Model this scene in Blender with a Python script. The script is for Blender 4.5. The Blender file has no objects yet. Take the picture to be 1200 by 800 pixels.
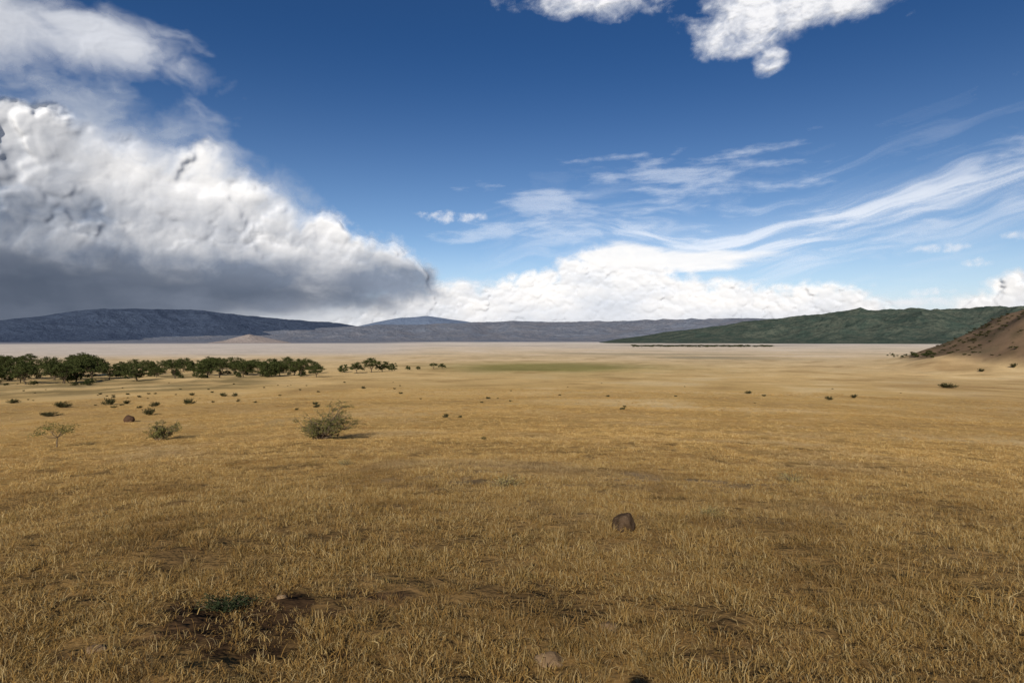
import bpy, math, random, time
import numpy as np
from mathutils import Vector
scene=bpy.context.scene
F=715.0; HY=398.0; CAMH=1.7
SUN_EL=28.0; SUN_AZ=191.0
def bearing(px): return math.atan((px-600)/F)
def tanel(px,py): return (HY-py)/F*math.cos(bearing(px))
# ---------------------------------------------------------------- numpy noise
def _h(ix,iy,seed):
    h=(ix.astype(np.int64)*374761393+iy.astype(np.int64)*668265263+seed*1442695041)&0xffffffff
    h=((h^(h>>13))*1274126177)&0xffffffff
    h=(h^(h>>16))&0xffffffff
    return h/4294967295.0
def vn(x,y,seed=0):
    x=np.asarray(x,float);y=np.asarray(y,float)
    ix=np.floor(x);iy=np.floor(y);fx=x-ix;fy=y-iy
    def g(a,b):
        t=_h(ix+a,iy+b,seed)*2*math.pi
        return np.cos(t)*(fx-a)+np.sin(t)*(fy-b)
    u=fx**3*(fx*(fx*6-15)+10);v=fy**3*(fy*(fy*6-15)+10)
    a=g(0,0)*(1-u)+g(1,0)*u;b=g(0,1)*(1-u)+g(1,1)*u
    return (a*(1-v)+b*v)*1.4
def fbm(x,y,o=4,seed=0,gain=.5):
    s=0;a=1;n=0
    for i in range(o):
        s=s+a*vn(x*2**i,y*2**i,seed+i*17);n+=a;a*=gain
    return s/n
def ridged(x,y,o=4,seed=0):
    s=0;a=1;n=0
    for i in range(o):
        s=s+a*(1-np.abs(vn(x*2**i,y*2**i,seed+i*17))*1.6);n+=a;a*=.5
    return s/n
def sstep(a,b,x):
    t=np.clip((x-a)/(b-a),0,1);return t*t*(3-2*t)
# ---------------------------------------------------------------- terrain
PR=np.array([0,10,36,100,240,420,800,2000,6000,20000,60000.])
PZ=np.array([0,-1.05,-4.1,-8.8,-15.3,-20.3,-24,-27,-28.5,-29,-29.])
LR=np.log(PR+12)
_t=np.linspace(LR[0],LR[-1],600);_z=np.interp(_t,LR,PZ)
k=np.hanning(31);k/=k.sum();_zs=np.convolve(np.pad(_z,15,mode='edge'),k,'valid');_zs-=_zs[0]
def height(x,y):
    x=np.asarray(x,float);y=np.asarray(y,float)
    r=np.hypot(x,y);z=np.interp(np.log(r+12),_t,_zs)
    z=np.where(y<0,z*np.clip(1+y/10,-.6,1),z)
    z=z+fbm(x/60,y/60,3,5)*1.3*sstep(15,90,r)*(1-sstep(900,2500,r))
    z=z+fbm(x/9,y/9,3,9)*.24*sstep(3,14,r)*(1-sstep(300,600,r))
    z=z+fbm(x/1.1,y/1.1,3,12)*.09*(1-sstep(60,100,r))
    c=math.radians(57);cx,cy=820*math.sin(c),820*math.cos(c)
    s=np.hypot(x-cx,y-cy)
    q=(335-s)*.60+fbm(x/90,y/90,4,33)*16
    hh=12*np.logaddexp(0,q/12)
    z=z+150*np.tanh(hh/150)
    return z
def ground_hit(px,py):
    th=bearing(px);m=-tanel(px,py)
    rr=np.geomspace(1.2,9000,4000)
    d=CAMH-m*rr-height(rr*math.sin(th),rr*math.cos(th))
    i=int(np.argmax(d<0));i=max(i,1)
    r=rr[i];x,y=r*math.sin(th),r*math.cos(th)
    return x,y,float(height(x,y)),r
def link(o):
    scene.collection.objects.link(o);return o
def mesh_np(name,V,Fq,mats,smooth=False,mi=None):
    me=bpy.data.meshes.new(name)
    me.from_pydata(V.tolist() if hasattr(V,'tolist') else V,[],Fq.tolist() if hasattr(Fq,'tolist') else Fq)
    for m in mats: me.materials.append(m)
    if mi is not None: me.polygons.foreach_set('material_index',np.asarray(mi,dtype=np.int32))
    if smooth: me.polygons.foreach_set('use_smooth',np.ones(len(me.polygons),bool))
    me.update();return me
def grid_mesh(name,X,Y,Z,mat,col=None,smooth=True,keep=None):
    n,m=X.shape
    V=np.stack([X.ravel(),Y.ravel(),Z.ravel()],1)
    I=np.arange(n*m).reshape(n,m)
    Q=np.stack([I[:-1,:-1],I[:-1,1:],I[1:,1:],I[1:,:-1]],-1).reshape(-1,4)
    if keep is not None:
        kf=keep.ravel()[Q].any(1);Q=Q[kf]
        used=np.zeros(len(V),bool);used[Q.ravel()]=True
        rm=np.cumsum(used)-1;Q=rm[Q];V=V[used]
        if col is not None: col=col.reshape(-1,col.shape[-1])[used]
    me=bpy.data.meshes.new(name)
    me.vertices.add(len(V));me.vertices.foreach_set('co',V.ravel())
    me.loops.add(Q.size);me.loops.foreach_set('vertex_index',Q.ravel().astype(np.int32))
    me.polygons.add(len(Q));me.polygons.foreach_set('loop_start',np.arange(0,Q.size,4,dtype=np.int32))
    me.polygons.foreach_set('use_smooth',np.ones(len(Q),bool))
    me.update(calc_edges=True)
    if col is not None:
        a=me.attributes.new('tint','FLOAT_COLOR','POINT')
        nc=col.shape[-1];c=np.ones((len(V),4));c[:,:nc]=col.reshape(-1,nc);a.data.foreach_set('color',c.ravel())
    me.materials.append(mat)
    return link(bpy.data.objects.new(name,me))
# ---------------------------------------------------------------- node helper
class NT:
    def __init__(s,t): s.t=t
    def n(s,typ,**kw):
        nd=s.t.nodes.new(typ)
        for k,v in kw.items(): setattr(nd,k,v)
        return nd
    def put(s,sock,v):
        if isinstance(v,bpy.types.NodeSocket): s.t.links.new(v,sock)
        else: sock.default_value=v
    def m(s,op,a,b=None,c=None,clamp=False):
        nd=s.t.nodes.new('ShaderNodeMath');nd.operation=op;nd.use_clamp=clamp
        s.put(nd.inputs[0],a)
        if b is not None:s.put(nd.inputs[1],b)
        if c is not None:s.put(nd.inputs[2],c)
        return nd.outputs[0]
    def add(s,a,b):return s.m('ADD',a,b)
    def sub(s,a,b):return s.m('SUBTRACT',a,b)
    def mul(s,a,b):return s.m('MULTIPLY',a,b)
    def ss(s,a,b,x):
        nd=s.t.nodes.new('ShaderNodeMapRange');nd.interpolation_type='SMOOTHSTEP'
        s.put(nd.inputs[0],x);s.put(nd.inputs[1],a);s.put(nd.inputs[2],b);return nd.outputs[0]
    def vec(s,x,y,z=0.):
        nd=s.t.nodes.new('ShaderNodeCombineXYZ');s.put(nd.inputs[0],x);s.put(nd.inputs[1],y);s.put(nd.inputs[2],z);return nd.outputs[0]
    def mix(s,f,a,b,bt='MIX'):
        nd=s.t.nodes.new('ShaderNodeMix');nd.data_type='RGBA';nd.blend_type=bt
        s.put(nd.inputs[0],f)
        for i,v in ((6,a),(7,b)):
            if not isinstance(v,bpy.types.NodeSocket) and len(v)==3:v=(*v,1)
            s.put(nd.inputs[i],v)
        return nd.outputs[2]
    def noise(s,vec,scale,detail=4,rough=.5,dim='3D',dist=0):
        nd=s.t.nodes.new('ShaderNodeTexNoise');nd.noise_dimensions=dim
        s.put(nd.inputs['Vector'],vec);nd.inputs['Scale'].default_value=scale
        nd.inputs['Detail'].default_value=detail;nd.inputs['Roughness'].default_value=rough;nd.inputs['Distortion'].default_value=dist
        return nd
    def ramp(s,f,stops):
        nd=s.t.nodes.new('ShaderNodeValToRGB');s.put(nd.inputs[0],f)
        cr=nd.color_ramp
        while len(cr.elements)<len(stops):cr.elements.new(.5)
        for e,(p,c) in zip(cr.elements,stops):e.position=p;e.color=(*c,1)
        return nd.outputs[0]
def newmat(name):
    m=bpy.data.materials.new(name);m.use_nodes=True;m.node_tree.nodes.clear()
    return m,NT(m.node_tree)
def finish(m,N,col,rough=.9,bump=None,bstr=.5,bdist=.1,transl=0,spec=.1):
    out=N.n('ShaderNodeOutputMaterial')
    if spec<=.1:
        p=N.n('ShaderNodeBsdfDiffuse');ci='Color'
    else:
        p=N.n('ShaderNodeBsdfPrincipled');p.inputs['Roughness'].default_value=rough;p.inputs['Specular IOR Level'].default_value=spec;ci='Base Color'
    N.put(p.inputs[ci],col if isinstance(col,bpy.types.NodeSocket) else (*col,1))
    if bump is not None:
        b=N.n('ShaderNodeBump');b.inputs['Strength'].default_value=bstr;b.inputs['Distance'].default_value=bdist
        N.put(b.inputs['Height'],bump);N.t.links.new(b.outputs[0],p.inputs['Normal'])
    sh=p.outputs[0]
    if transl:
        tr=N.n('ShaderNodeBsdfTranslucent');N.put(tr.inputs[0],col)
        mx=N.n('ShaderNodeMixShader');mx.inputs[0].default_value=transl
        N.t.links.new(sh,mx.inputs[1]);N.t.links.new(tr.outputs[0],mx.inputs[2]);sh=mx.outputs[0]
    N.t.links.new(sh,out.inputs[0]);return m
# ---------------------------------------------------------------- ground material
def ground_mat():
    m,N=newmat('savanna_ground')
    pos=N.n('ShaderNodeNewGeometry').outputs['Position']
    at=N.n('ShaderNodeAttribute',attribute_name='tint').outputs['Color']
    n1=N.noise(pos,2.2,4,.65).outputs['Fac']
    n2=N.noise(pos,.09,4,.6).outputs['Fac']
    n3=N.noise(pos,.7,4,.7).outputs['Fac']
    n4=N.noise(pos,.012,5,.62).outputs['Fac']
    f=N.add(-.12,N.add(N.add(N.mul(n1,.42),N.mul(n3,.70)),N.add(N.mul(n2,.60),N.mul(n4,.60))))
    c=N.mix(1.,at,N.vec(f,f,f),'MULTIPLY')
    c=N.mix(N.mul(N.ss(.56,.72,n3),.35),c,(.20,.115,.05))
    h=N.add(N.mul(n1,.6),n3)
    return finish(m,N,c,.95,h,.9,.25,spec=.05)
af=np.radians(np.linspace(-60,60,900));ab=np.radians(np.linspace(60,300,80))[1:]
az=np.concatenate([af,ab])
rr=np.concatenate([[0.0,.5,1.0],np.geomspace(1.4,60,460),np.geomspace(60,45000,281)[1:]])
R,A=np.meshgrid(rr,az,indexing='ij')
X=R*np.sin(A);Y=R*np.cos(A);Z=height(X,Y)
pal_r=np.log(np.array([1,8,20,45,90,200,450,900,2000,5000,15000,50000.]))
pal=np.array([[.17,.10,.039],[.21,.128,.048],[.29,.178,.066],[.39,.245,.088],[.49,.31,.112],[.57,.375,.15],[.63,.435,.20],[.64,.47,.265],[.66,.53,.38],[.65,.56,.46],[.60,.55,.51],[.48,.46,.45]])  # farthest entries paler and greyer: distance haze put into the ground colour
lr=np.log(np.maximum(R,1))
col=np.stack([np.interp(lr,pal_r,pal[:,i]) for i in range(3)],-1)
def blend(mask,c,col):
    return col*(1-mask[...,None])+np.array(c)*mask[...,None]
warp=fbm(X/220,Y/220,5,71);warp2=fbm(X/900,Y/900,5,73)
soil=sstep(.12,.4,fbm(X/2.3,Y/2.3,4,44))*(1-sstep(30,60,R))*.5
bx,by,_,_=ground_hit(285,735)
_bh={p:ground_hit(*p) for p in ((330,690),(110,765),(500,675),(905,600),(960,580),(770,665),(60,690),(440,700))}
def baref(x,y):
    q=1.05*np.exp(-(((x-bx)/1.35)**2+((y-by)/.85)**2))
    for (px,py,sx,sy,a) in ((330,690,1.,.35,.65),(440,700,.7,.3,.55),(110,765,.6,.25,.6),(500,675,.6,.22,.35),(905,600,1.3,.5,.4),(960,580,1.5,.5,.45),(770,665,.5,.2,.25),(60,690,.6,.3,.45)):
        cx,cy,_,_=_bh[(px,py)]
        q=np.maximum(q,a*np.exp(-(((x-cx)/sx)**2+((y-cy)/sy)**2)))
    return q+fbm(x/.45,y/.45,4,4)*.95-.16
bare=baref(X,Y)
col=blend(np.clip(soil+sstep(.3,.7,bare),0,1)*(R<60),(.058,.034,.018),col)
gx,gy,_,_=ground_hit(720,560)
g=np.exp(-(((X-gx)/7)**2+((Y-gy)/7)**2))
col=blend(g*.5*sstep(-.3,.3,fbm(X/3,Y/3,4,81)),(.28,.215,.14),col)
AD=np.degrees(A)
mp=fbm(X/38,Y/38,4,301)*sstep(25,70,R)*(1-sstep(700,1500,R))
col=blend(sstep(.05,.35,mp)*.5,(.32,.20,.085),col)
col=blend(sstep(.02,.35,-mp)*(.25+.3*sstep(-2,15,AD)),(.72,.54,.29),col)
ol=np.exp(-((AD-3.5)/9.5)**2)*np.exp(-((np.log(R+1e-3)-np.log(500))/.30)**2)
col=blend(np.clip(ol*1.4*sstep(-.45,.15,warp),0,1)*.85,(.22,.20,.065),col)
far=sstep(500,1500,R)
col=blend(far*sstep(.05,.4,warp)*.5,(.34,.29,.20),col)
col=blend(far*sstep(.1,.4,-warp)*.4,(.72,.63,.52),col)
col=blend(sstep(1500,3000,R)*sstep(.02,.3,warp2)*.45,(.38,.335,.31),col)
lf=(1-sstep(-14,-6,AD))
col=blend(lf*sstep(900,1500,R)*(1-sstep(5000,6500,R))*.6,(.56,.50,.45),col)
col=blend(lf*sstep(5000,7000,R)*.8,(.10,.12,.17),col)  # far-left plain painted dark in place of a cloud shadow
un=(1-sstep(-24,-19,AD))*sstep(215,250,R)*(1-sstep(430,500,R))*sstep(-.3,.2,fbm(X/25,Y/25,4,77))
col=blend(un*.7,(.16,.13,.06),col)
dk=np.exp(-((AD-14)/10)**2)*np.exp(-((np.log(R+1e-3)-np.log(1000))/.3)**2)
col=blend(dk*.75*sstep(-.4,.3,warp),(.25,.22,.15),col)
ht=np.exp(-((AD-17)/7)**2)*np.exp(-((np.log(R+1e-3)-np.log(3500))/.13)**2)
col=blend(np.clip(ht*1.3,0,1)*.8,(.16,.16,.14),col)
c=math.radians(57);s=np.hypot(X-820*math.sin(c),Y-820*math.cos(c))
hm=1-sstep(318,350,s)
col=blend(hm*.95,(.165,.11,.072),col)
col=blend(hm*sstep(-.1,.25,fbm(X/22,Y/22,5,91))*.7,(.085,.072,.042),col)
rs=sstep(-.3,.5,fbm(X/60,Y/60,4,95))*sstep(24,38,AD)*sstep(60,150,R)*(1-sstep(500,900,R))
col=blend(rs*.4,(.33,.19,.085),col)
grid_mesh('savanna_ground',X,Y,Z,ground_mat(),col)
# ---------------------------------------------------------------- mountains
def mtn_mat(name,c1,c2,c3,sc=1.):
    m,N=newmat(name)
    pos=N.n('ShaderNodeNewGeometry').outputs['Position']
    n1=N.noise(pos,.004*sc,6,.65).outputs['Fac'];n2=N.noise(pos,.02*sc,5,.7).outputs['Fac']
    c=N.mix(N.ss(.38,.62,n1),c1,c2);c=N.mix(N.mul(N.ss(.5,.62,n2),.75),c,c3)
    return finish(m,N,c,1,n2,.7,45/sc,spec=0)
def ridge(name,prof,r0,r1,mat,er=.35,fs=900,na=700,nr=90,rough=.05,seed=1):
    px=np.array([p[0] for p in prof],float);th=np.arctan((px-600)/F)
    v=np.array([(HY-p[1])/F*math.cos(t) for p,t in zip(prof,th)])
    a=np.linspace(th[0],th[-1],na);t=np.linspace(0,1.25,nr)
    T,Aa=np.meshgrid(t,a,indexing='ij')
    Rr=r0+(r1-r0)*T
    top=np.interp(a,th,v)
    kk=np.hanning(9);kk/=kk.sum();top=np.convolve(np.pad(top,4,mode='edge'),kk,'valid')
    H=(top*r1+28)[None,:]
    Xx=Rr*np.sin(Aa);Yy=Rr*np.cos(Aa)
    sh=np.where(T<1,np.sin(np.clip(T,0,1)*math.pi/2)**1.25,1-(T-1)*1.5)
    rd=ridged(Xx/fs,Yy/fs,5,seed)
    rd2=fbm(Xx/fs*2.5,Yy/fs*2.5,5,seed+3)
    z=H*sh*(1-er*(1-rd)*1.6*np.clip(1.15-T,0.05,1))*(1+rough*rd2*2)
    ends=sstep(0,.05,(Aa-a[0])/(a[-1]-a[0]))*sstep(0,.05,(a[-1]-Aa)/(a[-1]-a[0]))
    z=z*ends-32
    return grid_mesh(name,Xx,Yy,z,mat)
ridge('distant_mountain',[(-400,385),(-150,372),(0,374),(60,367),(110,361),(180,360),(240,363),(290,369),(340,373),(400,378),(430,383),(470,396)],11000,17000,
   mtn_mat('shadowed_mountain',(.058,.078,.122),(.068,.09,.136),(.051,.07,.112),.4),.45,2200,seed=4,rough=.02)  # cloud shadow is painted in as a dark blue base colour
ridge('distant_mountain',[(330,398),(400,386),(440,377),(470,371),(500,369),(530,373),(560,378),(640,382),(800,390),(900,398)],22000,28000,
   mtn_mat('hazy_mountain',(.16,.205,.29),(.18,.225,.31),(.15,.195,.27),.3),.25,4000,seed=8,rough=.015)  # aerial haze is part of the base colour
ridge('crater_wall',[(60,398),(150,394),(300,387),(400,382),(450,379),(520,378),(600,375),(680,376),(740,374),(820,372),(880,371),(930,370),(1050,373),(1200,378),(1300,392)],9500,14000,
   mtn_mat('crater_wall',(.165,.182,.222),(.195,.197,.22),(.13,.152,.19),.5),.55,1500,seed=12,rough=.03,nr=130)  # bluish aerial haze mixed into the wall's base colours
ridge('forested_hill',[(690,401),(760,391),(830,380),(880,375),(930,370),(970,363),(1000,358),(1050,360),(1090,360),(1130,358),(1170,357),(1210,355),(1300,349),(1500,346),(1800,360)],5600,8600,
   mtn_mat('forested_hill',(.056,.078,.062),(.10,.112,.085),(.036,.054,.046),1.5),.65,1000,seed=21,rough=.05,na=1100,nr=170)
ridge('pale_hill',[(240,401),(262,398),(280,393),(292,390),(305,393),(325,397),(345,401)],6500,7000,
   mtn_mat('pale_hill',(.36,.30,.27),(.30,.25,.22),(.4,.34,.3),2),.3,300,na=120,nr=40,seed=31,rough=.05)
# ---------------------------------------------------------------- clouds: one relief sheet 44 km away, lit by the sun, with more shading painted into its tint
t0=time.time()
ug=np.linspace(-11.2,11.2,1560);vg=np.linspace(-.05,6.4,470)
du=ug[1]-ug[0];dv=vg[1]-vg[0]
Vg,Ug=np.meshgrid(vg,ug,indexing='ij')
def uv(px,py):return 10*bearing(px),10*tanel(px,py)
def prof(pts,sm=25):
    P=sorted(uv(*p) for p in pts);y=np.interp(ug,[p[0] for p in P],[p[1] for p in P])
    kk=np.hanning(sm);kk/=kk.sum();return np.convolve(np.pad(y,sm//2,mode='edge'),kk,'valid')
def blur(a,s):
    for ax,d in ((0,dv),(1,du)):
        n=max(1,int(s/d));kk=np.exp(-np.linspace(-2.2,2.2,2*n+1)**2);kk/=kk.sum()
        if ax==0:
            p=np.pad(a,((n,n),(0,0)),mode='edge');a=sum(kk[i]*p[i:i+a.shape[0]] for i in range(2*n+1))
        else:
            p=np.pad(a,((0,0),(n,n)),mode='edge');a=sum(kk[i]*p[:,i:i+a.shape[1]] for i in range(2*n+1))
    return a
wu=fbm(Ug*1.6,Vg*1.6,5,501)*.30;wv=fbm(Ug*1.6,Vg*1.6,5,502)*.30
def puffs(top,bot,levels,seed,u0,u1,vs=1.,wamp=1.,bulge=.45,fill=.25):
    rng=np.random.default_rng(seed)
    base=bulge*(top[None,:]-Vg)
    inside0=(Vg<top[None,:]-fill+wv*.6)&(Vg>bot[None,:]-.3)
    Zp=np.where(inside0,base-.05,-9.);D=np.where(inside0,np.clip(top[None,:]-fill+wv*.6-Vg,0,.6),-1.)
    for li,(ra,rb,n,zf) in enumerate(levels):
        Us=rng.uniform(u0,u1,n);Rs=rng.uniform(0,1,n)**1.5*(rb-ra)+ra
        w_=wamp*min(1,rb*2.2)
        for u,r in zip(Us,Rs):
            ci=int((u-ug[0])/du)
            if ci<0 or ci>=len(ug):continue
            tp=top[ci]-.8*r/vs;bt=bot[ci]
            if tp<bt: 
                if li>0: continue
                tp=bt+.01
            v=bt+(tp-bt)*rng.uniform()**(.6 if li==0 else .8)
            ri=int((v-vg[0])/dv)
            if ri<0 or ri>=len(vg):continue
            if li==0: zc=bulge*(top[ci]-v)
            else:
                if D[ri,ci]<0: continue
                zc=Zp[ri,ci]-r*.45*zf
            mgn=r+.2*w_
            c0,c1=max(0,int((u-mgn-ug[0])/du)),min(len(ug),int((u+mgn-ug[0])/du)+2)
            q0,q1=max(0,int((v-mgn/vs-vg[0])/dv)),min(len(vg),int((v+mgn/vs-vg[0])/dv)+2)
            if c1<=c0 or q1<=q0:continue
            sl=(slice(q0,q1),slice(c0,c1))
            d2=((Ug[sl]+wu[sl]*w_-u)**2+((Vg[sl]+wv[sl]*w_-v)*vs)**2)/r**2
            inside=d2<1
            zz=zc+np.sqrt(np.maximum(0,1-d2))*r*zf
            Zp[sl]=np.where(inside,np.maximum(Zp[sl],zz),Zp[sl])
            D[sl]=np.maximum(D[sl],(1-np.sqrt(d2))*r)
    return Zp,D
def relief(Zp,big=.5,s=.045,lim=.22,cs=.045):
    """zero-mean billow relief (no step at the outline) and a hollow map"""
    m=(Zp>-5).astype(float);z=np.where(Zp>-5,Zp,0)
    bm_=np.maximum(blur(m,big),1e-3);hp=np.where(m>0,z-blur(z,big)/bm_,0)
    sm=np.maximum(blur(m,.2),1e-3);mid=blur(z*m,.2)/sm
    cav=np.where(m>0,blur(z,cs)-mid,0)
    return lim*np.tanh(blur(hp,s)/lim),np.tanh(cav*3.2)*sstep(.75,1,blur(m,.06))
C=np.zeros(Ug.shape+(3,));AL=np.zeros(Ug.shape);ZZ=np.zeros(Ug.shape)
def over(c,a,z=None):
    global C,AL,ZZ
    c=np.broadcast_to(np.asarray(c,float),C.shape)
    na=a+AL*(1-a);w=np.where(na>1e-4,a/np.maximum(na,1e-4),0)[...,None]
    C=C*(1-w)+c*w;AL=na
    if z is not None: ZZ=ZZ*(1-a)+z*a
def lerp3(f,a,b):f=np.clip(f,0,1)[...,None];return np.array(a)*(1-f)+np.array(b)*f
def ell(px,py,rx,ry,rot=0.):
    u0,v0=uv(px,py);c_=math.cos(bearing(px));a=rx*10/F*c_*c_;b=ry*10/F*c_
    X_=Ug-u0;Y_=Vg-v0;cr,sr=math.cos(rot),math.sin(rot)
    return 1-np.hypot((X_*cr+Y_*sr)/a,(Y_*cr-X_*sr)/b)
def mx(*a):
    r=a[0]
    for b in a[1:]:r=np.maximum(r,b)
    return r
# cirrus
vc=prof([(300,330),(480,300),(620,272),(720,276),(850,284),(950,268),(1050,240),(1120,222),(1200,202),(1400,150)],61)
s_=Vg-vc
wv2=fbm(Ug*.5,s_*1.2,3,601)
st=fbm(Ug*.42+wv2*.6,s_*4.2+wv2*1.6,7,602,.60)
st2=fbm(Ug*1.1+wv2,s_*12+wv2*3,6,604,.60)
wd=fbm(Ug*.7,Vg*1.2,4,603)
um=sstep(-.8,3.2,Ug)
band=np.exp(-np.where(s_>0,(s_/.30)**2,(s_/.34)**2))*um
a=band*(.20+sstep(-.25,.40,st+.35*st2)*.8)
over((.57,.61,.67),np.clip(a*.66,0,1))
band2=np.exp(-((s_+.10)/.75)**2)*sstep(-1.5,2,Ug)
over((.56,.60,.67),np.clip(band2*sstep(-.15,.55,st+.3*st2+wd*.4)*.42,0,1))
Wn=fbm(Ug*1.0,Vg*4.6,7,611,.60)
e=mx(ell(800,207,115,26),ell(650,242,80,20,-.1),ell(585,272,75,12),ell(690,228,30,8))
over((.57,.61,.67),sstep(-.1,.85,e*.7+Wn*1.6)*.34)
# loose clouds
fw=fbm(Ug*1.5+wu,Vg*2.1+wv,8,621,.60)
fine=fbm(Ug*5+wu*2,Vg*6+wv*2,6,622,.6)
e=mx(ell(700,-10,110,32),ell(905,6,98,50),ell(975,-2,108,34),ell(870,38,60,30),ell(903,72,24,16))
dn=np.clip(e,-2,.5)*1.35+fw*1.0+fine*.28
a=sstep(-.2,.95,dn)
over(lerp3(sstep(-.1,.9,dn+fine*.3),(.50,.535,.59),(.62,.63,.655)),a*.92,np.clip(dn,0,.8)*.2)
e=mx(ell(532,254,44,9),ell(1102,291,38,7),ell(1140,307,28,6),ell(1085,341,34,6),ell(1195,275,34,6)*.8,ell(1080,355,60,9))
dn=np.clip(e,-2,.5)*.9+fine*1.0
over((.58,.60,.64),sstep(.05,.9,dn)*.65)
# veil top-left
f2=fbm(Ug*.8+wu,Vg*1.2+wv,7,631,.55)
e=mx(ell(-10,22,190,66),ell(110,40,150,38,-.2),ell(-200,60,300,130))
a=sstep(-.2,1.25,e*1.3+f2*1.4+.1)
over((.57,.595,.645),a*.9,f2*.12*a)
t=prof([(-500,30),(-100,50),(0,72),(60,82),(130,104),(200,128),(260,158),(320,205),(370,245),(430,330),(480,400)])
a=sstep(-.5,1.4,(t-Vg)/.6+f2*1.6)
vgn=fbm(Ug*.8,Vg*1.8,5,641)
over(lerp3(vgn*1.1+.45,(.35,.40,.48),(.56,.585,.635)),a*.92,0*a)
# horizon stratus
t=prof([(300,360),(420,346),(500,330),(600,326),(700,322),(900,335),(1020,345),(1080,358),(1140,362),(1200,355),(1400,370)])
ff=fbm(Ug*1.6,Vg*5,6,651,.58)
a=sstep(-.3,1.2,(t-Vg)/.3+ff*1.6)*sstep(-6.5,-4,Ug)
over(lerp3(ff+.5,(.46,.50,.56),(.57,.585,.615)),a*.85)
# centre cumulus bank
topc=[(-600,480),(380,440),(410,384),(440,352),(480,336),(510,326),(560,331),(600,319),(650,313),(678,294),(700,284),(740,288),(775,303),(800,318),(850,326),(900,333),(960,328),(1000,333),(1030,350),(1060,368),(1100,390),(1125,374),(1145,340),(1165,326),(1200,320),(1260,330),(1500,350),(1800,480)]
top=prof(topc,15);bot=np.full_like(top,.12)
z0,D=puffs(top,bot,[(.14,.34,500,.8),(.06,.13,1900,.8),(.03,.06,4500,.7)],3,-5,11,vs=1.35,wamp=.8,bulge=.5,fill=.14)
Dn=D+fbm(Ug*5,Vg*7,6,661,.6)*.12
al=sstep(-.04,.17,Dn)
zz,cav=relief(z0,.25,.04,.13,.03)
g=sstep(.0,.9,Vg/np.maximum(top,.2))
q=g*.85+fbm(Ug*1.0,Vg*2.4,5,662)*1.05+cav*.28+.02  # brighter tops and darker hollows: shading painted into the bank's albedo
over(lerp3(q,(.43,.465,.525),(.645,.645,.65)),al*.96,zz*.8)
an=fbm(Ug*1.,Vg*5,6,671)
e=mx(ell(785,305,120,14,-.02),ell(730,298,66,16))
a=sstep(-.05,.6,e*1.1+an*.7)
over(lerp3(an+.5,(.56,.58,.61),(.635,.638,.645)),a*.9,0*a)
# cumulonimbus
b2=prof([(-700,480),(0,470),(180,400),(260,372),(320,360),(380,356),(430,354),(470,348),(520,344),(700,340)])
topm=[(-700,112),(-300,104),(-100,118),(0,128),(60,129),(105,146),(130,166),(185,159),(235,173),(285,204),(335,232),(390,257),(435,279),(465,295),(480,310),(490,330),(500,352),(520,390),(700,480)]
top=prof(topm,15);bot=prof([(-700,330),(480,345),(520,400),(700,480)])
lowf=fbm(Ug*.55,Vg*.75,4,681);low2=fbm(Ug*1.3+wu*2,Vg*1.6+wv*2,6,684,.55)
base=prof([(-600,314),(0,298),(100,302),(250,312),(350,320),(440,332),(520,346)])
nb_=sstep(.0,.7,Vg-base)
topM=top.copy()
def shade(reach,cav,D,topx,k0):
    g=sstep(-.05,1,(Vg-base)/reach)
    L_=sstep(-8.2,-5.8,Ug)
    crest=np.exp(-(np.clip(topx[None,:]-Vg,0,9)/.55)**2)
    q=k0+.46*g+.30*L_*(.3+.7*g)+lowf*.95+low2*.55+cav*.42*(.3+.7*g)+crest*.34*nb_  # lit crest, dim base and crevice shade, all painted into albedo
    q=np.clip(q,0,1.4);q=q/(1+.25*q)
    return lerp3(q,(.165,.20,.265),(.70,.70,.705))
Zp,D=puffs(top,bot,[(.40,.78,130,.8),(.16,.36,700,.75),(.07,.15,1800,.6),(.03,.065,3500,.5)],5,-11.2,-1,bulge=.35,fill=.3)
Dn=D+fbm(Ug*2.5,Vg*2.5,8,691,.62)*.17
soft=np.clip(sstep(-.2,.3,fbm(Ug*.5,Vg*.7,3,692))*.9+(1-sstep(-8.,-6.6,Ug))*.6,0,1)
al=sstep(-.06,.20+.22*soft,Dn)*sstep(-.35,.25,Vg-b2+low2*.3)
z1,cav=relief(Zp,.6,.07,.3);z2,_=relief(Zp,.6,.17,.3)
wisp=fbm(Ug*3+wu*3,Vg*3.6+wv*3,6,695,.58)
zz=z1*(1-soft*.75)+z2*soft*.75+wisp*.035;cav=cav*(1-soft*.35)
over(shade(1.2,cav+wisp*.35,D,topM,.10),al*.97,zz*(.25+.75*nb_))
topf=[(-700,225),(-100,245),(0,272),(50,276),(90,258),(150,251),(200,268),(240,292),(275,276),(320,268),(370,282),(420,297),(455,312),(475,336),(490,360),(510,410),(700,480)]
top=prof(topf,15)
Zp,D=puffs(top,bot,[(.22,.42,170,.8),(.10,.2,600,.7),(.04,.09,1800,.6)],9,-11.2,-1,bulge=.4,fill=.2)
Dn=D+fbm(Ug*2.8,Vg*2.8,8,693,.62)*.17
al=sstep(-.06,.30,Dn)*sstep(-.25,.3,Vg-b2+low2*.3)*sstep(-.45,-.05,fbm(Ug*.6,Vg*.5,3,694)+.1)
zz,cav=relief(Zp,.35,.06,.2)
over(shade(.55,cav+wisp*.35,D,top,.06),al*.9,zz*(.25+.75*nb_)+wisp*.03)
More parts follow.
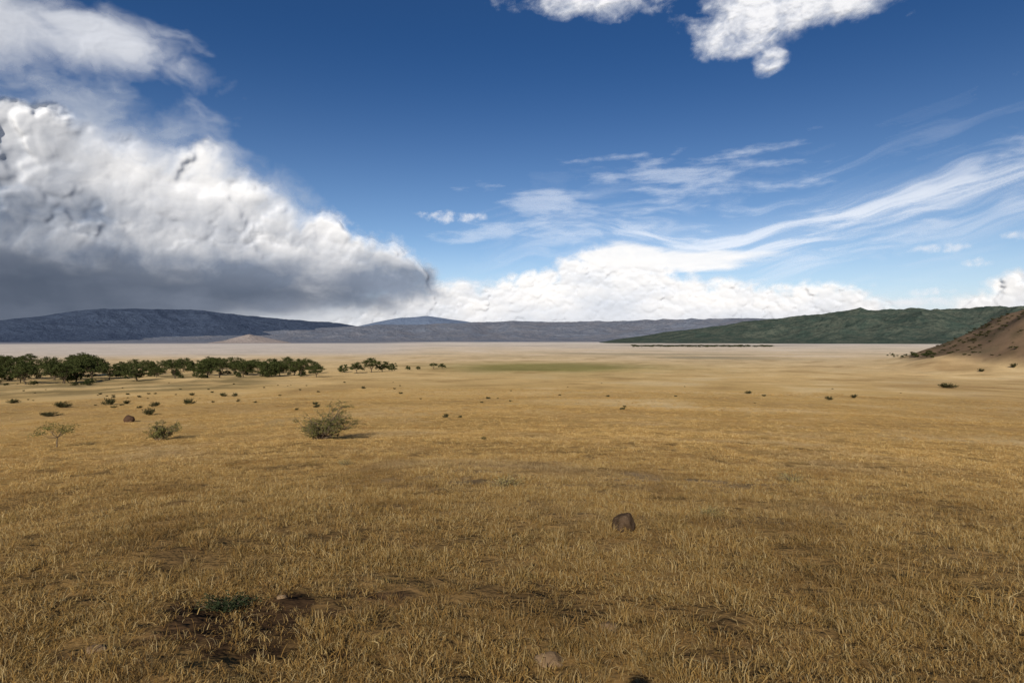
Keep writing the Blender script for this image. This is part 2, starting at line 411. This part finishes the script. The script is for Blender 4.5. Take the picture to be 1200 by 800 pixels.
# dark base shelf: the cloud's underside shade, painted into the tint
t=prof([(-700,258),(-100,270),(0,280),(100,290),(200,304),(300,311),(380,319),(430,330),(460,342),(480,356),(560,470)])
b=prof([(-700,480),(0,470),(120,400),(210,374),(300,362),(380,358),(440,354),(480,354)])
f3=fbm(Ug*.9,Vg*2.2,6,701,.52)
a=sstep(-.3,1.1,(t-Vg)/.36+f3*1.3)*sstep(-.35,.25,Vg-b+f3*.3)
over(lerp3(f3*1.0+.2+.12*sstep(-7,-3.5,Ug),(.066,.088,.13),(.17,.20,.26)),a*.97,0*a)
mist=sstep(-5.2,-3.8,Ug)*(1-sstep(-2.0,-1.0,Ug))*(1-sstep(.22,.5,Vg+f3*.2))
over((.44,.46,.49),mist*.6)
rn=fbm(Ug*1.5+Vg*.5,Vg*.2,3,711)
a=(1-sstep(-5.6,-3.2,Ug))*(1-sstep(.4,1.3,Vg))*sstep(-.8,.5,rn)
over((.125,.15,.20),a*.8)
a=(1-sstep(.05,.8,Vg))*.62*sstep(-2.9,-1.5,Ug)
over((.46,.48,.52),a)
ZZ=blur(ZZ,.022)
Rd=44000-ZZ*4400*.27
Th=Ug/10
m,N=newmat('cloud')
at=N.n('ShaderNodeAttribute',attribute_name='tint')
df=N.n('ShaderNodeBsdfDiffuse');N.put(df.inputs[0],at.outputs['Color'])
tr=N.n('ShaderNodeBsdfTransparent');ms=N.n('ShaderNodeMixShader');N.put(ms.inputs[0],at.outputs['Alpha'])
N.t.links.new(tr.outputs[0],ms.inputs[1]);N.t.links.new(df.outputs[0],ms.inputs[2])
ou=N.n('ShaderNodeOutputMaterial');N.t.links.new(ms.outputs[0],ou.inputs[0])
CC=np.concatenate([C,np.clip(AL,0,1)[...,None]],-1)
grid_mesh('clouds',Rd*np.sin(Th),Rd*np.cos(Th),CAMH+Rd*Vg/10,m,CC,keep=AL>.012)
print('clouds',time.time()-t0)
# ---------------------------------------------------------------- vegetation builders
class MB:
    def __init__(s):s.V=[];s.F=[];s.mi=[];s.n=0
    def tube(s,pts,rad,sides=5,mi=0):
        pts=np.asarray(pts,float);n=len(pts);rad=np.asarray(rad,float)
        d=np.gradient(pts,axis=0);d/=np.linalg.norm(d,axis=1)[:,None]+1e-9
        up=np.array([.31,.17,.93]);u=np.cross(d,up);u/=np.linalg.norm(u,axis=1)[:,None]+1e-9
        w=np.cross(d,u);a=np.arange(sides)*2*math.pi/sides
        ring=pts[:,None,:]+rad[:,None,None]*(u[:,None,:]*np.cos(a)[None,:,None]+w[:,None,:]*np.sin(a)[None,:,None])
        s.V.append(ring.reshape(-1,3));b=s.n
        for i in range(n-1):
            for j in range(sides):
                j2=(j+1)%sides
                s.F.append((b+i*sides+j,b+i*sides+j2,b+(i+1)*sides+j2,b+(i+1)*sides+j));s.mi.append(mi)
        s.n+=n*sides
    def leaves(s,C,size,rng,mi=1,asp=.6,flat=0.):
        n=len(C);a=rng.normal(size=(n,3));a[:,2]*=(1-flat);a/=np.linalg.norm(a,axis=1)[:,None]
        b=np.cross(a,rng.normal(size=(n,3)));b/=np.linalg.norm(b,axis=1)[:,None]+1e-9
        sz=(size*rng.uniform(.6,1.35,n))[:,None]
        q=np.stack([C-a*sz,C+b*sz*asp,C+a*sz,C-b*sz*asp],1)
        s.V.append(q.reshape(-1,3));I=s.n+np.arange(4*n).reshape(n,4)
        s.F+= [tuple(x) for x in I.tolist()];s.mi+=[mi]*n;s.n+=4*n
    def mesh(s,name,mats):return mesh_np(name,np.concatenate(s.V),s.F,mats,False,s.mi)
def bend(p0,p1,rng,k=4,amp=.1):
    p0=np.array(p0,float);p1=np.array(p1,float);t=np.linspace(0,1,k+1)[:,None]
    p=p0+(p1-p0)*t;L=np.linalg.norm(p1-p0)
    p[1:-1]+=rng.normal(size=(k-1,3))*amp*L*.5
    return p
def leafmat(name,c1,c2,c3,sc=1.5):
    m,N=newmat(name)
    pos=N.n('ShaderNodeNewGeometry').outputs['Position'];rnd=N.n('ShaderNodeObjectInfo').outputs['Random']
    n=N.noise(pos,sc,2,.6).outputs['Fac']
    c=N.mix(N.ss(.35,.65,n),c1,c2);c=N.mix(N.mul(rnd,.5),c,c3)
    return finish(m,N,c,.8)
def barkmat(name,c):
    m,N=newmat(name);pos=N.n('ShaderNodeNewGeometry').outputs['Position']
    n=N.noise(pos,8,3,.6).outputs['Fac']
    cc=N.mix(n,tuple(x*.6 for x in c),tuple(x*1.3 for x in c));return finish(m,N,cc,.9)
bark=barkmat('acacia_bark',(.10,.075,.05))
aleaf=leafmat('acacia_foliage',(.035,.045,.015),(.07,.078,.026),(.05,.055,.02),.6)
def acacia(seed,H=10,W=5.5,flat=.38,ncl=34,nl=75,ls=.26):
    rng=np.random.default_rng(seed);mb=MB()
    fork=np.array([rng.normal()*.3,rng.normal()*.3,H*rng.uniform(.18,.28)])
    mb.tube(bend((0,0,-.3),fork,rng,4,.08),np.linspace(.36,.26,5)*H/10,7)
    cz=H*(1-flat*.85)
    ends=[]
    nb=rng.integers(5,8)
    for i in range(nb):
        a=i*2*math.pi/nb+rng.normal()*.3;rr_=W*rng.uniform(.3,.65)
        e=np.array([math.cos(a)*rr_,math.sin(a)*rr_,cz*rng.uniform(.75,.98)])
        p=bend(fork,e,rng,4,.13);mb.tube(p,np.linspace(.17,.06,5)*H/10,5);ends.append(e)
        for j in range(3):
            e2=e+np.array([rng.normal()*W*.3,rng.normal()*W*.3,H*rng.uniform(.03,.17)])
            mb.tube(bend(p[3],e2,rng,3,.12),np.linspace(.07,.02,4)*H/10,4);ends.append(e2)
    C=[]
    for i in range(ncl):
        a=rng.uniform(0,2*math.pi);q=math.sqrt(rng.uniform(0,1))
        x=math.cos(a)*q*W*rng.uniform(.8,1.1);y=math.sin(a)*q*W*rng.uniform(.8,1.1)
        top=H*flat*.75*math.sqrt(max(0,1-q*q*.92))
        z=cz+top*rng.uniform(-.35,1)+rng.normal()*.2-(q**3)*H*.08*rng.uniform(0,2)
        cs=W*rng.uniform(.13,.26)
        pts=rng.normal(size=(nl,3))*np.array([cs,cs,cs*.6])*.62+np.array([x,y,z]);C.append(pts)
        b=ends[int(np.argmin([np.hypot(e[0]-x,e[1]-y) for e in ends]))]
        mb.tube(bend(b,(x,y,z),rng,2,.05),[.03,.02,.01],3)
    mb.leaves(np.concatenate(C),ls,rng,flat=.2)
    return mb.mesh('acacia_%d'%seed,[bark,aleaf])
def shrub(seed,H=1.,W=1.,nbr=28,nl=45,ls=.05,mats=None,spread=.6,up=1.):
    rng=np.random.default_rng(seed);mb=MB();C=[]
    for i in range(nbr):
        a=rng.uniform(0,2*math.pi);q=rng.uniform(.15,1)**.7
        e=np.array([math.cos(a)*q*W,math.sin(a)*q*W,H*up*rng.uniform(.45,1)*math.sqrt(1-.55*q*q)])
        p=bend((math.cos(a)*.05,math.sin(a)*.05,-.05),e,rng,4,.12)
        mb.tube(p,np.linspace(.022,.005,5)*max(H,.5),3)
        t=rng.uniform(.35,1.05,nl)[:,None]
        C.append(p[0]+(p[-1]-p[0])*t+rng.normal(size=(nl,3))*.085*(W+H)/2*spread/.6+np.array([0,0,.02]))
    C=np.concatenate(C);C[:,2]=np.abs(C[:,2]);mb.leaves(C,ls,rng)
    return mb.mesh('shrub_%d'%seed,mats)
def proto_collection(name,meshes):
    c=bpy.data.collections.new(name);scene.collection.children.link(c)
    for i,me in enumerate(meshes):
        o=bpy.data.objects.new('%s_%02d'%(name,i),me);c.objects.link(o)
    bpy.context.view_layer.layer_collection.children[name].exclude=True
    return c
def scatter(name,P,rot,scl,idx,coll):
    me=bpy.data.meshes.new(name);me.vertices.add(len(P));me.vertices.foreach_set('co',np.asarray(P,float).ravel())
    a=me.attributes.new('rot','FLOAT_VECTOR','POINT');a.data.foreach_set('vector',np.asarray(rot,float).ravel())
    a=me.attributes.new('scl','FLOAT_VECTOR','POINT');a.data.foreach_set('vector',np.asarray(scl,float).ravel())
    a=me.attributes.new('idx','INT','POINT');a.data.foreach_set('value',np.asarray(idx,np.int32))
    o=link(bpy.data.objects.new(name,me))
    g=bpy.data.node_groups.new(name+'_scatter','GeometryNodeTree')
    g.interface.new_socket('Geometry',in_out='INPUT',socket_type='NodeSocketGeometry')
    g.interface.new_socket('Geometry',in_out='OUTPUT',socket_type='NodeSocketGeometry')
    gi=g.nodes.new('NodeGroupInput');go=g.nodes.new('NodeGroupOutput');ip=g.nodes.new('GeometryNodeInstanceOnPoints')
    ci=g.nodes.new('GeometryNodeCollectionInfo');ci.inputs['Collection'].default_value=coll
    ci.inputs['Separate Children'].default_value=True;ci.inputs['Reset Children'].default_value=True
    def na(n,t):
        x=g.nodes.new('GeometryNodeInputNamedAttribute');x.data_type=t;x.inputs['Name'].default_value=n
        return [q for q in x.outputs if q.enabled and q.name=='Attribute'][0]
    L=g.links.new
    L(gi.outputs[0],ip.inputs['Points']);L(ci.outputs[0],ip.inputs['Instance']);ip.inputs['Pick Instance'].default_value=True
    L(na('idx','INT'),ip.inputs['Instance Index']);L(na('rot','FLOAT_VECTOR'),ip.inputs['Rotation']);L(na('scl','FLOAT_VECTOR'),ip.inputs['Scale'])
    L(ip.outputs[0],go.inputs[0])
    md=o.modifiers.new('scatter','NODES');md.node_group=g
    return o
# ---------------------------------------------------------------- grass
def grass_mat():
    m,N=newmat('dry_grass')
    pos=N.n('ShaderNodeNewGeometry').outputs['Position'];rnd=N.n('ShaderNodeObjectInfo').outputs['Random']
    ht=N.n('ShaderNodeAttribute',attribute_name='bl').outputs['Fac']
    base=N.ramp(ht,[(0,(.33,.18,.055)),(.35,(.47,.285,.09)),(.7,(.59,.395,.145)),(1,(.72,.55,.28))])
    n=N.noise(pos,.35,3,.6).outputs['Fac'];n2=N.noise(pos,.09,2,.6).outputs['Fac'];n3=N.noise(pos,1.3,3,.6).outputs['Fac']
    c=N.mix(N.mul(N.ss(.48,.66,n),.55),base,(.22,.118,.04))
    c=N.mix(N.mul(N.ss(.54,.70,n3),.4),c,(.19,.11,.045))
    c=N.mix(N.mul(N.ss(.48,.68,n2),.45),c,(.42,.33,.20))
    c=N.mix(N.mul(N.ss(.75,1,rnd),.35),c,(.22,.17,.05))
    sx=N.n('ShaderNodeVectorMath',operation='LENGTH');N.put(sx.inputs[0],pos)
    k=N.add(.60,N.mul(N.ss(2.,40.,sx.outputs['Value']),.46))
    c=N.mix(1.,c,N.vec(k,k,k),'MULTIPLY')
    return finish(m,N,c,.7,transl=.2)
gm=grass_mat()
def tuft(seed,nb,R0,hmin,hmax,lean,wid):
    rng=np.random.default_rng(seed);V=[];Fc=[];B=[];n=0
    for i in range(nb):
        a=rng.uniform(0,6.283);q=math.sqrt(rng.uniform())*R0
        p=np.array([math.cos(a)*q,math.sin(a)*q,-.02])
        da=a+rng.normal()*1.0;L=rng.uniform(hmin,hmax);ln=abs(rng.normal())*lean+.1
        d0=np.array([math.cos(da)*math.sin(ln),math.sin(da)*math.sin(ln),math.cos(ln)])
        ln2=ln+rng.uniform(.2,1.3);d1=np.array([math.cos(da)*math.sin(ln2),math.sin(da)*math.sin(ln2),math.cos(ln2)])
        sd=rng.normal(size=3);sd[2]*=.3;sd/=np.linalg.norm(sd);w=wid*rng.uniform(.6,1.4)
        p1=p+d0*L*.5;p2=p1+d1*L*.3;p3=p2+(d1+np.array([0,0,-.35]))*L*.25
        V+=[p-sd*w,p+sd*w,p1-sd*w*.85,p1+sd*w*.85,p2-sd*w*.5,p2+sd*w*.5,p3]
        cv=rng.uniform(0,1);B+=[cv]*7
        Fc+=[(n,n+1,n+3,n+2),(n+2,n+3,n+5,n+4),(n+4,n+5,n+6)];n+=7
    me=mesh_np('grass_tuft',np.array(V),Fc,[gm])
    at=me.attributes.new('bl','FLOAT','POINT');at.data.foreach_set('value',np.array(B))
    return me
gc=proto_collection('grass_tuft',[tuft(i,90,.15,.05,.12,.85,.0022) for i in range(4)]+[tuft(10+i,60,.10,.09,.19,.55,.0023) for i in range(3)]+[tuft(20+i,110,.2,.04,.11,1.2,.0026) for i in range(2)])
rng=np.random.default_rng(7)
P=[];RT=[];SC=[];IX=[]
for r0,r1,dens,s0 in ((1.3,7,84,.85),(7,14,42,1.0),(14,26,24,1.2),(26,50,9,1.6),(50,100,3.0,2.2),(100,190,.8,3.0)):
    hw=math.radians(46);n=int(dens*hw*(r1*r1-r0*r0))
    r=np.sqrt(rng.uniform(r0*r0,r1*r1,n));a=rng.uniform(-hw,hw,n)
    x=r*np.sin(a);y=r*np.cos(a)
    f=fbm(x/2.3,y/2.3,4,44);f2=fbm(x/.55,y/.55,3,45)
    b=baref(x,y)
    pk=np.clip(1-sstep(.1,.42,f)*.65-sstep(.05,.45,f2)*.5,0.05,1)*(1-sstep(.3,.7,b)*.82*(r<60))
    kp=rng.uniform(size=n)<pk;x,y,r=x[kp],y[kp],r[kp];n=len(x)
    z=height(x,y)
    P.append(np.stack([x,y,z],1));RT.append(np.stack([rng.normal(size=n)*.15,rng.normal(size=n)*.15,rng.uniform(0,6.28,n)],1))
    s=s0*rng.uniform(.6,1.35,n)*(1+.4*fbm(x/1.5,y/1.5,3,61));zz=s/(s0**.55)*rng.uniform(.7,1.2,n)*(1+.6*fbm(x/.7,y/.7,2,63))
    SC.append(np.stack([s,s,zz],1));
    tall=fbm(x/3,y/3,3,66)>.0
    IX.append(np.where(rng.uniform(size=n)<.34,rng.integers(7,9,n),np.where(tall&(rng.uniform(size=n)<.45),rng.integers(4,7,n),rng.integers(0,4,n))))
P=np.concatenate(P);print('GRASS',len(P))
scatter('dry_grass',P,np.concatenate(RT),np.concatenate(SC),np.concatenate(IX),gc)
# ---------------------------------------------------------------- trees
tm=[acacia(1,10,5.2,.5,40),acacia(2,9,4.6,.6,38),acacia(3,11,6.2,.45,44),acacia(4,8,4.2,.68,36),acacia(5,9.5,5.8,.42,38),acacia(6,7,3.6,.75,34)]
tc=proto_collection('acacia_tree_kind',tm)
rng=np.random.default_rng(11)
P=[];RT=[];SC=[];IX=[]
hts=[10,9,11,8,9.5,7]
for i in range(210):
    px=rng.uniform(-260,372);
    if px>110: py=rng.uniform(431,442)
    else: py=rng.uniform(427,449)
    if px>110 and rng.uniform()<.3: continue
    x,y,z,r=ground_hit(px,py);H=rng.uniform(5.5,10.5)*(1.3 if px<110 else 1.06);k=int(rng.integers(0,6))
    P.append((x,y,z));s=H/hts[k];RT.append((0,0,rng.uniform(0,6.28)));SC.append((s*rng.uniform(.85,1.15),)*2+(s,));IX.append(k)
for i in range(120):
    px=rng.uniform(-260,372);x,y,z,r=ground_hit(px,rng.uniform(436,452) if px<110 else rng.uniform(434,443));k=5
    P.append((x,y,z));s=rng.uniform(.2,.5);RT.append((0,0,rng.uniform(0,6.28)));SC.append((s*1.5,s*1.5,s));IX.append(k)
scatter('acacia_grove',P,RT,SC,IX,tc)
for j,(px,py,H,k) in enumerate([(128,444,9,0),(160,446,10,3),(205,443,10.5,2),(243,442,10,1),(285,441,9.5,4),(318,440,10.5,0),(345,439,10,3),(368,437,9,1),
      (403,436,6,5),(418,437,8,1),(435,436,10,0),(448,435,8,3),(460,434,6,5),(478,433,3.6,5),(490,433,3.3,3),(508,432,5,4),(518,432,5,1),(30,450,10,2),(75,449,10,0)]):
    x,y,z,r=ground_hit(px,py);o=link(bpy.data.objects.new('acacia_tree',tm[k]));o.location=(x,y,z);s=H/hts[k]
    o.scale=(s*1.1,s*1.1,s);o.rotation_euler=(0,0,j*1.7)
P=[];RT=[];SC=[];IX=[]
for i in range(260):
    px=740+165*rng.uniform()**1.1;x,y,z,r=ground_hit(px,rng.uniform(404.6,406.2));P.append((x,y,z));RT.append((0,0,rng.uniform(0,6)));s=rng.uniform(.3,.7);SC.append((s*3,s*3,s));IX.append(int(rng.integers(0,6)))
for i in range(26):
    px=rng.uniform(1040,1100);x,y,z,r=ground_hit(px,rng.uniform(414,419));P.append((x,y,z));RT.append((0,0,rng.uniform(0,6)));s=rng.uniform(.2,.42);SC.append((s*1.3,s*1.3,s));IX.append(int(rng.integers(0,6)))
scatter('distant_tree_line',P,RT,SC,IX,tc)
# ---------------------------------------------------------------- shrubs
sb=barkmat('shrub_twig',(.16,.12,.08))
gl=leafmat('thorn_bush_foliage',(.10,.095,.03),(.17,.155,.055),(.12,.11,.035),3)
dl=leafmat('dark_shrub_foliage',(.04,.042,.018),(.075,.07,.028),(.06,.05,.025),2)
yl=leafmat('dry_shrub_foliage',(.24,.19,.075),(.32,.25,.11),(.2,.17,.07),3)
hl=leafmat('herb_foliage',(.018,.026,.012),(.038,.046,.022),(.025,.03,.014),5)
def thorn_bush(seed,H,W,mats,nmain=46):
    rng=np.random.default_rng(seed);mb=MB();C=[]
    for i in range(nmain):
        a=rng.uniform(0,6.283);q=rng.uniform(.2,1)
        lift=1.0 if math.cos(a)>0.0 else .66
        e=np.array([math.cos(a)*q*W+.25*W,math.sin(a)*q*W*.8,H*lift*rng.uniform(.5,1.1)*math.sqrt(1-.55*q*q)])
        b0=(rng.normal()*.1,rng.normal()*.1,-.05)
        p=bend(b0,e,rng,5,.1);mb.tube(p,np.linspace(.03,.008,6),4)
        for j in range(9):
            t=rng.integers(2,6);st=p[t];dr=rng.normal(size=3);dr[2]=abs(dr[2])*.35;dr[:2]+=np.array([math.cos(a),math.sin(a)])*.9;dr/=np.linalg.norm(dr)
            e2=st+dr*rng.uniform(.2,.65)*H*.5
            mb.tube(bend(st,e2,rng,2,.08),[.009,.006,.004],3)
            tt=rng.uniform(.1,1.05,17)[:,None];C.append(st+(e2-st)*tt+rng.normal(size=(17,3))*.04)
    C=np.concatenate(C);C[:,2]=np.maximum(C[:,2],.03);mb.leaves(C,.030,rng,flat=.3)
    return mb.mesh('thorn_bush',mats)
def place(name,me,px,py,s=1.,rot=0.,sz=None,dz=0):
    x,y,z,r=ground_hit(px,py);o=link(bpy.data.objects.new(name,me));o.location=(x,y,z+dz);o.scale=(s,s,sz or s);o.rotation_euler=(0,0,rot);return o,r
me=thorn_bush(3,1.9,1.5,[sb,gl],46);o,r=place('thorn_bush',me,374,514)
s=40*r/F/1.9;o.scale=(s*1.1,s*1.1,s)
me2=thorn_bush(5,1.2,.85,[sb,gl],20);o,r=place('thorn_bush',me2,188,515);s=24*r/F/1.2;o.scale=(s*1.1,s*1.1,s)
def sapling(seed):
    rng=np.random.default_rng(seed);mb=MB();C=[]
    mb.tube(bend((0,0,-.05),(.05,0,.45),rng,3,.05),[.03,.028,.025,.02],5)
    for i in range(12):
        a=i*.52+rng.normal()*.1;e=np.array([math.cos(a)*rng.uniform(.3,.8),math.sin(a)*rng.uniform(.3,.8),rng.uniform(.65,1.0)])
        p=bend((.05,0,.45),e,rng,3,.1);mb.tube(p,[.015,.01,.008,.004],3)
        C.append(e+rng.normal(size=(90,3))*np.array([.17,.17,.06]))
    mb.leaves(np.concatenate(C),.03,rng,flat=.5);return mb.mesh('acacia_sapling',[sb,gl])
o,r=place('acacia_sapling',sapling(2),66,524,1.);s=21*r/F;o.scale=(s,s,s)
sh=[shrub(i,1.,1.,26,40,.07,[sb,dl]) for i in range(3)]
for j,(px,py,w,h) in enumerate([(74,477,17,6),(127,474,14,7),(175,486,15,7),(181,476,12,5),(222,473,14,6),(148,473,8,4),(262,464,9,4),(275,464,7,4),(225,463,7,3),
    (877,461,9,3.5),(972,468,9,4),(1001,466,8,4),(1110,454,18,5),(539,489,6,3),(567,515,8,4),(522,489,9,5),(426,455,6,3),
    (1188,430,7,4),(60,487,22,4),(15,472,12,4),(1150,435,7,3)]):
    o,r=place('shrub',sh[j%3],px,py);k=r/F;o.scale=(w*k*.5,w*k*.5,h*k);o.rotation_euler=(0,0,j)
ds=[shrub(20+i,1,1,30,22,.04,[sb,yl],.8) for i in range(2)]
for j,(px,py,w,h) in enumerate([(590,570,52,15),(930,566,34,14),(828,604,40,12),(405,545,20,9)]):
    o,r=place('dry_shrub',ds[j%2],px,py);k=r/F;o.scale=(w*k*.5,w*k*.5,h*k)
sc_=proto_collection('scrub_kind',[shrub(40+i,1.,1.,16,22,.16,[sb,dl]) for i in range(3)])
n=3600;c=math.radians(57);rad=330*np.sqrt(rng.uniform(size=n));an=rng.uniform(0,6.283,n)
x=820*math.sin(c)+rad*np.cos(an);y=820*math.cos(c)+rad*np.sin(an)
S=rng.uniform(.6,2.,n)
P=np.stack([x,y,height(x,y)],1)
n2=70;xx=[];
while len(xx)<n2:
    px=rng.uniform(0,1200);py=rng.uniform(447,480)
    if px>=420 and rng.uniform()<.8: continue
    xx.append(ground_hit(px,py)[:3])
P=np.concatenate([P,np.array(xx)]);S=np.concatenate([S,rng.uniform(.2,.6,n2)]);n=len(P)
scatter('hillside_scrub',P,np.stack([np.zeros(n),np.zeros(n),rng.uniform(0,6,n)],1),np.stack([S,S,S*.8],1),rng.integers(0,3,n),sc_)
herb=shrub(70,1,1,30,30,.07,[sb,hl],.9);o,r=place('green_herb',herb,266,714);k=r/F;o.scale=(34*k,20*k,14*k)
# ---------------------------------------------------------------- rocks and termite mound
def rock(seed,mat,name,sub=4,amp=.22):
    import bmesh
    bm=bmesh.new();bmesh.ops.create_icosphere(bm,subdivisions=sub,radius=1)
    V=np.array([v.co[:] for v in bm.verts])
    d=1+amp*fbm(V[:,0]*1.2+V[:,2]*.9+seed,V[:,1]*1.2-V[:,2]*.7,5,seed)*1.6
    for a in range(7):
        q=np.random.default_rng(seed*9+a).normal(size=3);q/=np.linalg.norm(q);pr=V@q*d
        d=np.where(pr>.74,d*.74/np.maximum(pr,1e-3),d)
    for v,k in zip(bm.verts,d): v.co*=float(k)
    me=bpy.data.meshes.new(name);bm.to_mesh(me);bm.free();me.materials.append(mat)
    me.polygons.foreach_set('use_smooth',np.ones(len(me.polygons),bool));return me
def rockmat(name,c1,c2):
    m,N=newmat(name);pos=N.n('ShaderNodeNewGeometry').outputs['Position']
    n=N.noise(pos,9,5,.65).outputs['Fac'];n2=N.noise(pos,45,4,.7).outputs['Fac']
    c=N.mix(N.ss(.35,.65,n),c1,c2);c=N.mix(N.mul(N.ss(.58,.68,n2),.5),c,(.2,.16,.11))
    return finish(m,N,c,.9,N.add(n,N.mul(n2,.4)),.7,.04)
rm=rockmat('brown_rock',(.06,.038,.022),(.115,.074,.045))
o,r=place('rock',rock(3,rm,'rock'),731,622);k=r/F;o.scale=(15*k,13*k,15*k);o.location.z+=8*k;o.rotation_euler=(.2,.35,.5)
rm2=rockmat('tan_stone',(.17,.11,.06),(.24,.16,.09))
for px,py,w in [(643,776,20),(112,762,10),(712,738,14),(330,700,6),(508,657,6)]:
    o,r=place('stone',rock(px,rm2,'stone',3),px,py);k=r/F;o.scale=(w*k,w*k*.8,w*k*.5);o.location.z+=w*k*.05
tmn=rock(8,rockmat('termite_earth',(.07,.04,.025),(.10,.058,.036)),'termite_mound',4,.3)
for v in tmn.vertices:
    zz=v.co.z;f=1-.25*max(0,zz);v.co.x*=f;v.co.y*=f
o,r=place('termite_mound',tmn,151,494);k=r/F;o.scale=(5*k,5*k,5*k);o.location.z+=3*k
# ---------------------------------------------------------------- photographer (stands behind the camera; the head's shadow falls ahead)
def photographer():
    J={'pel':((0,-.34,.98),.15),'bel':((0,-.34,1.12),.14),'che':((0,-.34,1.34),.16),'nec':((0,-.34,1.52),.06),'hd1':((0,-.31,1.64),.09),'hd2':((0,-.32,1.76),.095),
     'sl':((-.19,-.34,1.44),.065),'el':((-.27,-.22,1.22),.045),'hl':((-.09,-.15,1.58),.032),
     'sr':((.19,-.34,1.44),.065),'er':((.27,-.22,1.22),.045),'hr':((.09,-.15,1.58),.032),
     'tl':((-.10,-.34,.9),.10),'kl':((-.13,-.32,.5),.065),'al':((-.14,-.34,.08),.045),'fl':((-.16,-.20,.03),.04),
     'tr':((.10,-.34,.9),.10),'kr':((.13,-.32,.5),.065),'ar':((.14,-.34,.08),.045),'fr':((.16,-.20,.03),.04)}
    E=[('pel','bel'),('bel','che'),('che','nec'),('nec','hd1'),('hd1','hd2'),('che','sl'),('sl','el'),('el','hl'),('che','sr'),('sr','er'),('er','hr'),
       ('pel','tl'),('tl','kl'),('kl','al'),('al','fl'),('pel','tr'),('tr','kr'),('kr','ar'),('ar','fr')]
    ks=list(J);me=bpy.data.meshes.new('photographer');me.from_pydata([J[k][0] for k in ks],[(ks.index(a),ks.index(b)) for a,b in E],[])
    o=link(bpy.data.objects.new('photographer',me))
    o.modifiers.new('skin','SKIN')
    if not me.skin_vertices:
        bpy.context.view_layer.objects.active=o;bpy.ops.mesh.customdata_skin_add()
    sv=me.skin_vertices[0]
    for i,k in enumerate(ks): sv.data[i].radius=(J[k][1],)*2
    sv.data[0].use_root=True
    ss=o.modifiers.new('sub','SUBSURF');ss.levels=2;ss.render_levels=2
    m,N=newmat('khaki_cloth');finish(m,N,(.25,.2,.13));me.materials.append(m)
    o.scale=(1,1,1.04)
try: photographer()
except Exception as e: print('photographer',e)
# ---------------------------------------------------------------- sky
w=bpy.data.worlds.new('World');scene.world=w;w.use_nodes=True;w.node_tree.nodes.clear();N=NT(w.node_tree)
sky=N.n('ShaderNodeTexSky');sky.sky_type='NISHITA';sky.sun_disc=False
sky.sun_elevation=math.radians(SUN_EL);sky.sun_rotation=math.radians(SUN_AZ);sky.altitude=1800;sky.air_density=1.;sky.dust_density=.6;sky.ozone_density=2.
tc_=N.n('ShaderNodeTexCoord');sp=N.n('ShaderNodeSeparateXYZ');N.t.links.new(tc_.outputs['Generated'],sp.inputs[0])
dz=sp.outputs[2]
gain=N.mix(N.ss(0.,.46,dz),(.96,1.0,1.03),(.22,.44,.68))
cur=N.mix(1.,sky.outputs[0],gain,'MULTIPLY')
cur=N.mix(N.mul(N.m('SUBTRACT',1.,N.ss(0.,.17,dz)),.6),cur,(6.4,7.1,8.0,1))
bg=N.n('ShaderNodeBackground');bg.inputs[1].default_value=.1
N.t.links.new(cur,bg.inputs[0]);wo=N.n('ShaderNodeOutputWorld');N.t.links.new(bg.outputs[0],wo.inputs[0])
w.cycles.sampling_method='MANUAL';w.cycles.sample_map_resolution=256
# ---------------------------------------------------------------- sun + camera
sl=bpy.data.lights.new('sun','SUN');sl.energy=4.9;sl.angle=math.radians(.5);sl.color=(1,.93,.82)
so=link(bpy.data.objects.new('sun',sl))
a=math.radians(SUN_AZ);e=math.radians(SUN_EL)
d=Vector((math.sin(a)*math.cos(e),math.cos(a)*math.cos(e),math.sin(e)))
so.rotation_euler=d.to_track_quat('Z','Y').to_euler();so.location=d*50
cam=bpy.data.cameras.new('camera');cam.sensor_width=36;cam.lens=F/1200*36;cam.clip_start=.05;cam.clip_end=100000
co=link(bpy.data.objects.new('camera',cam));co.location=(0,0,CAMH);co.rotation_euler=(math.radians(90)-math.atan(1.6/F),0,0)
scene.camera=co
scene.view_settings.view_transform='Standard';scene.view_settings.look='None';scene.view_settings.exposure=0
